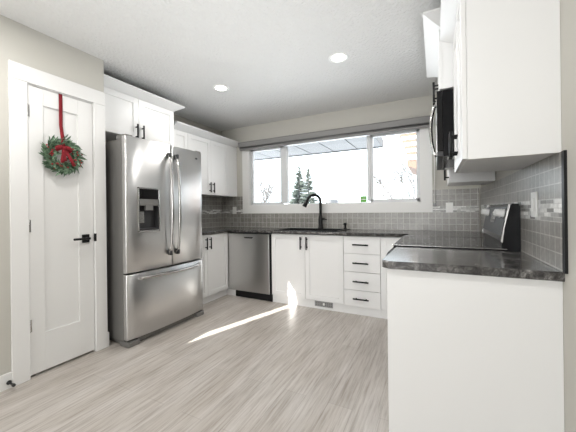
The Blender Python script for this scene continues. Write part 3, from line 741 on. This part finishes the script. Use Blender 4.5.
for i in range(34):
    a = random.choice((-.25, 2.6, 3.2, -1.4, .5, -.5, 4.2)) + random.gauss(0, .25); r0 = RW + random.gauss(0, .016)
    p = wc + Vector((random.uniform(.015, .035), r0 * math.cos(a), r0 * math.sin(a)))
    if b0 is None:
        bm = BM(); bmesh.ops.create_icosphere(bm, subdivisions=2, radius=.0062)
        for f in bm.faces: f.smooth = True
        me = bpy.data.meshes.new('berry'); bm.to_mesh(me); bm.free(); me.materials.append(M['berry']); b0 = bpy.data.objects.new('berry', me); o = b0
    else: o = b0.copy()
    COL.objects.link(o); o.parent = wr; o.location = p - wc
def strip(bm, pts, wv, th=.0015):
    """flat ribbon through pts with half-width vector(s) wv"""
    pts = [Vector(p) for p in pts]; L = []
    for i, p in enumerate(pts):
        w_ = Vector(wv[i] if isinstance(wv, list) else wv); L.append((bm.verts.new(p - w_), bm.verts.new(p + w_)))
    for i in range(len(L) - 1): bm.faces.new((L[i][0], L[i][1], L[i + 1][1], L[i + 1][0])).smooth = True
bm = BM(); hx = wc.x + .012
strip(bm, [(XD - .01, 1.197, 2.088), (XD + .003, 1.197, 2.087), (XD + .005, 1.197, 2.0), (XD + .008, 1.195, 1.84), (hx + .008, 1.188, 1.72), (hx + .018, 1.185, 1.67)], (0, .0125, 0))
o = obj('hanging_ribbon', bm, 'red', wr); o.modifiers.new('thick', 'SOLIDIFY').thickness = .0015
bm = BM(); k = Vector((hx + .03, 1.180, 1.660))
for s in (-1, 1):
    loop = [(0, 0, 0), (.012, s * .02, .004), (.012, s * .044, -.002), (.004, s * .056, -.012), (-.004, s * .04, -.02), (0, s * .018, -.006), (0, 0, 0)]
    strip(bm, [k + Vector(q) for q in loop], (0, .0, .013))
for s, L, sp_ in ((-1, .115, .012), (1, .13, .07), (.25, .10, .03)):
    strip(bm, [k, k + Vector((.008, s * sp_ * .4, -L * .4)), k + Vector((.004, s * sp_ * .8, -L * .75)), k + Vector((.008, s * sp_, -L))], (0, .012, .003))
o = obj('bow', bm, 'red', wr); o.modifiers.new('thick', 'SOLIDIFY').thickness = .002
bm = BM(); bx(bm, k.x - .008, k.x + .012, k.y - .012, k.y + .012, k.z - .012, k.z + .012, .005); obj('bow_knot', bm, 'red', wr)

# ------------------------------------------------------------ outdoors
struct('ground', bx(BM(), -60, 60, YB + .3, 120, -1.2, -.9), 'snow')
# own eave above the window
t = thing('eave', 'pale metal soffit of the roof eave outside above the window', 'eave', (-1.8, 4.3, 2.25))
EX1 = -.74; EY = 4.78; EZ = 2.165
bm = BM()
for i in range(9):
    x1 = EX1 - i * .40; bx(bm, x1 - .385, x1, YB + .17, EY, EZ, EZ + .02, .002)
obj('soffit_panels', bm, 'soffit', t)
bm = BM(); bx(bm, EX1 - 3.6, EX1, EY, EY + .02, EZ - .012, EZ + .16); bx(bm, EX1 - 3.6, EX1, YB + .165, EY, EZ + .02, EZ + .05); bx(bm, EX1, EX1 + .02, YB + .17, EY + .02, EZ - .008, EZ + .1); obj('fascia', bm, 'fascia', t)
# neighbour's stepped roof corner
def spruce(x, y, z0, zt, seed, lb):
    rnd = random.Random(seed); t = thing('spruce_tree', lb, 'tree', (x, y, z0))
    bm = BM(); tube(bm, [(x, y, z0), (x, y, zt)], [.16, .02], 7); obj('trunk', bm, 'bark', t)
    bm = BM(); H = zt - z0; n = 430
    for i in range(n):
        f_ = rnd.random() ** .8; z = z0 + .5 + (H - .5) * f_; r_ = (1 - f_) * 2.0 + .10
        a = rnd.uniform(0, 6.283); L = r_ * rnd.uniform(.55, 1.1); d = Vector((math.cos(a), math.sin(a), -.25 + .3 * f_))
        p = Vector((x, y, z)); q = p + d * L; q.z += .1 * L
        tube(bm, [p + d * L * .15, p + d * L * .6, q], [.05 * (1 - f_) + .025, .045 * (1 - f_) + .02, .01], 4)
    obj('needled_branches', bm, 'spruce', t)
spruce(-9.2, 20, -.9, 4.5, 3, 'slimmer left one of two frosted spruce trees outside the window')
spruce(-10.55, 25, -.9, 5.05, 5, 'fuller right one of two frosted spruce trees outside the window')
def bare(x, y, z0, H, seed, lb, rad=.125):
    rnd = random.Random(seed); t = thing('bare_tree', lb, 'tree', (x, y, z0)); bm = BM()
    def grow(p, d, L, r, k):
        q = p + d * L; tube(bm, [p, p + d * L * .5 + Vector((rnd.uniform(-.05, .05), rnd.uniform(-.05, .05), 0)) * L, q], [r, r * .8, r * .65], 4, cap=False)
        if k == 0: return
        for _ in range(rnd.choice((2, 3, 3))):
            e = (d + Vector((rnd.uniform(-.8, .8), rnd.uniform(-.8, .8), rnd.uniform(-.1, .5)))).normalized(); grow(q, e, L * rnd.uniform(.6, .85), r * .62, k - 1)
    grow(Vector((x, y, z0)), Vector((0, 0, 1)), H * .26, rad, 5)
    obj('branches', bm, 'bark', t)
bare(-8.6, 14, -.9, 4.4, 11, 'pale bare tree outside the left window pane')
bare(-1.15, 13.2, -.9, 4.6, 12, 'pale bare tree outside the right window pane')
t = thing('neighbouring_house', 'tan and snow covered stepped corner of the next house outside right pane', 'house', (1.0, 8, 1.5))
bm = BM(); bs = BM()
for i, (u, z) in enumerate(((-.80, 3.02), (-.745, 2.86), (-.695, 2.70), (-.65, 2.54))):
    bx(bm, u, 2.6, 8, 10, z, z + .08); bx(bs, u - .02, 2.6, 7.97, 10, z + .08, z + .16, .02)
bx(bs, -.63, 2.6, 7.98, 10, 2.42, 2.54); prism(bm, [(-.63, 2.42), (2.6, 2.42), (2.6, 1.0), (-.63, 2.27)], 8.02, 10, 'Y')
obj('boards', bm, 'tan', t); obj('snow_layers', bs, 'snow', t)
t = thing('distant_house', 'tiny grey house far away beside the spruce trees', 'house', (-15.9, 46, -.9))
bm = BM(); bx(bm, -16.3, -15.4, 46, 50, -1, 2.9); obj('walls', bm, 'fascia', t)
bm = BM(); prism(bm, [(-16.45, 2.9), (-15.3, 2.9), (-15.87, 3.3)], 45.8, 50.2, 'Y'); obj('roof', bm, 'snow', t)
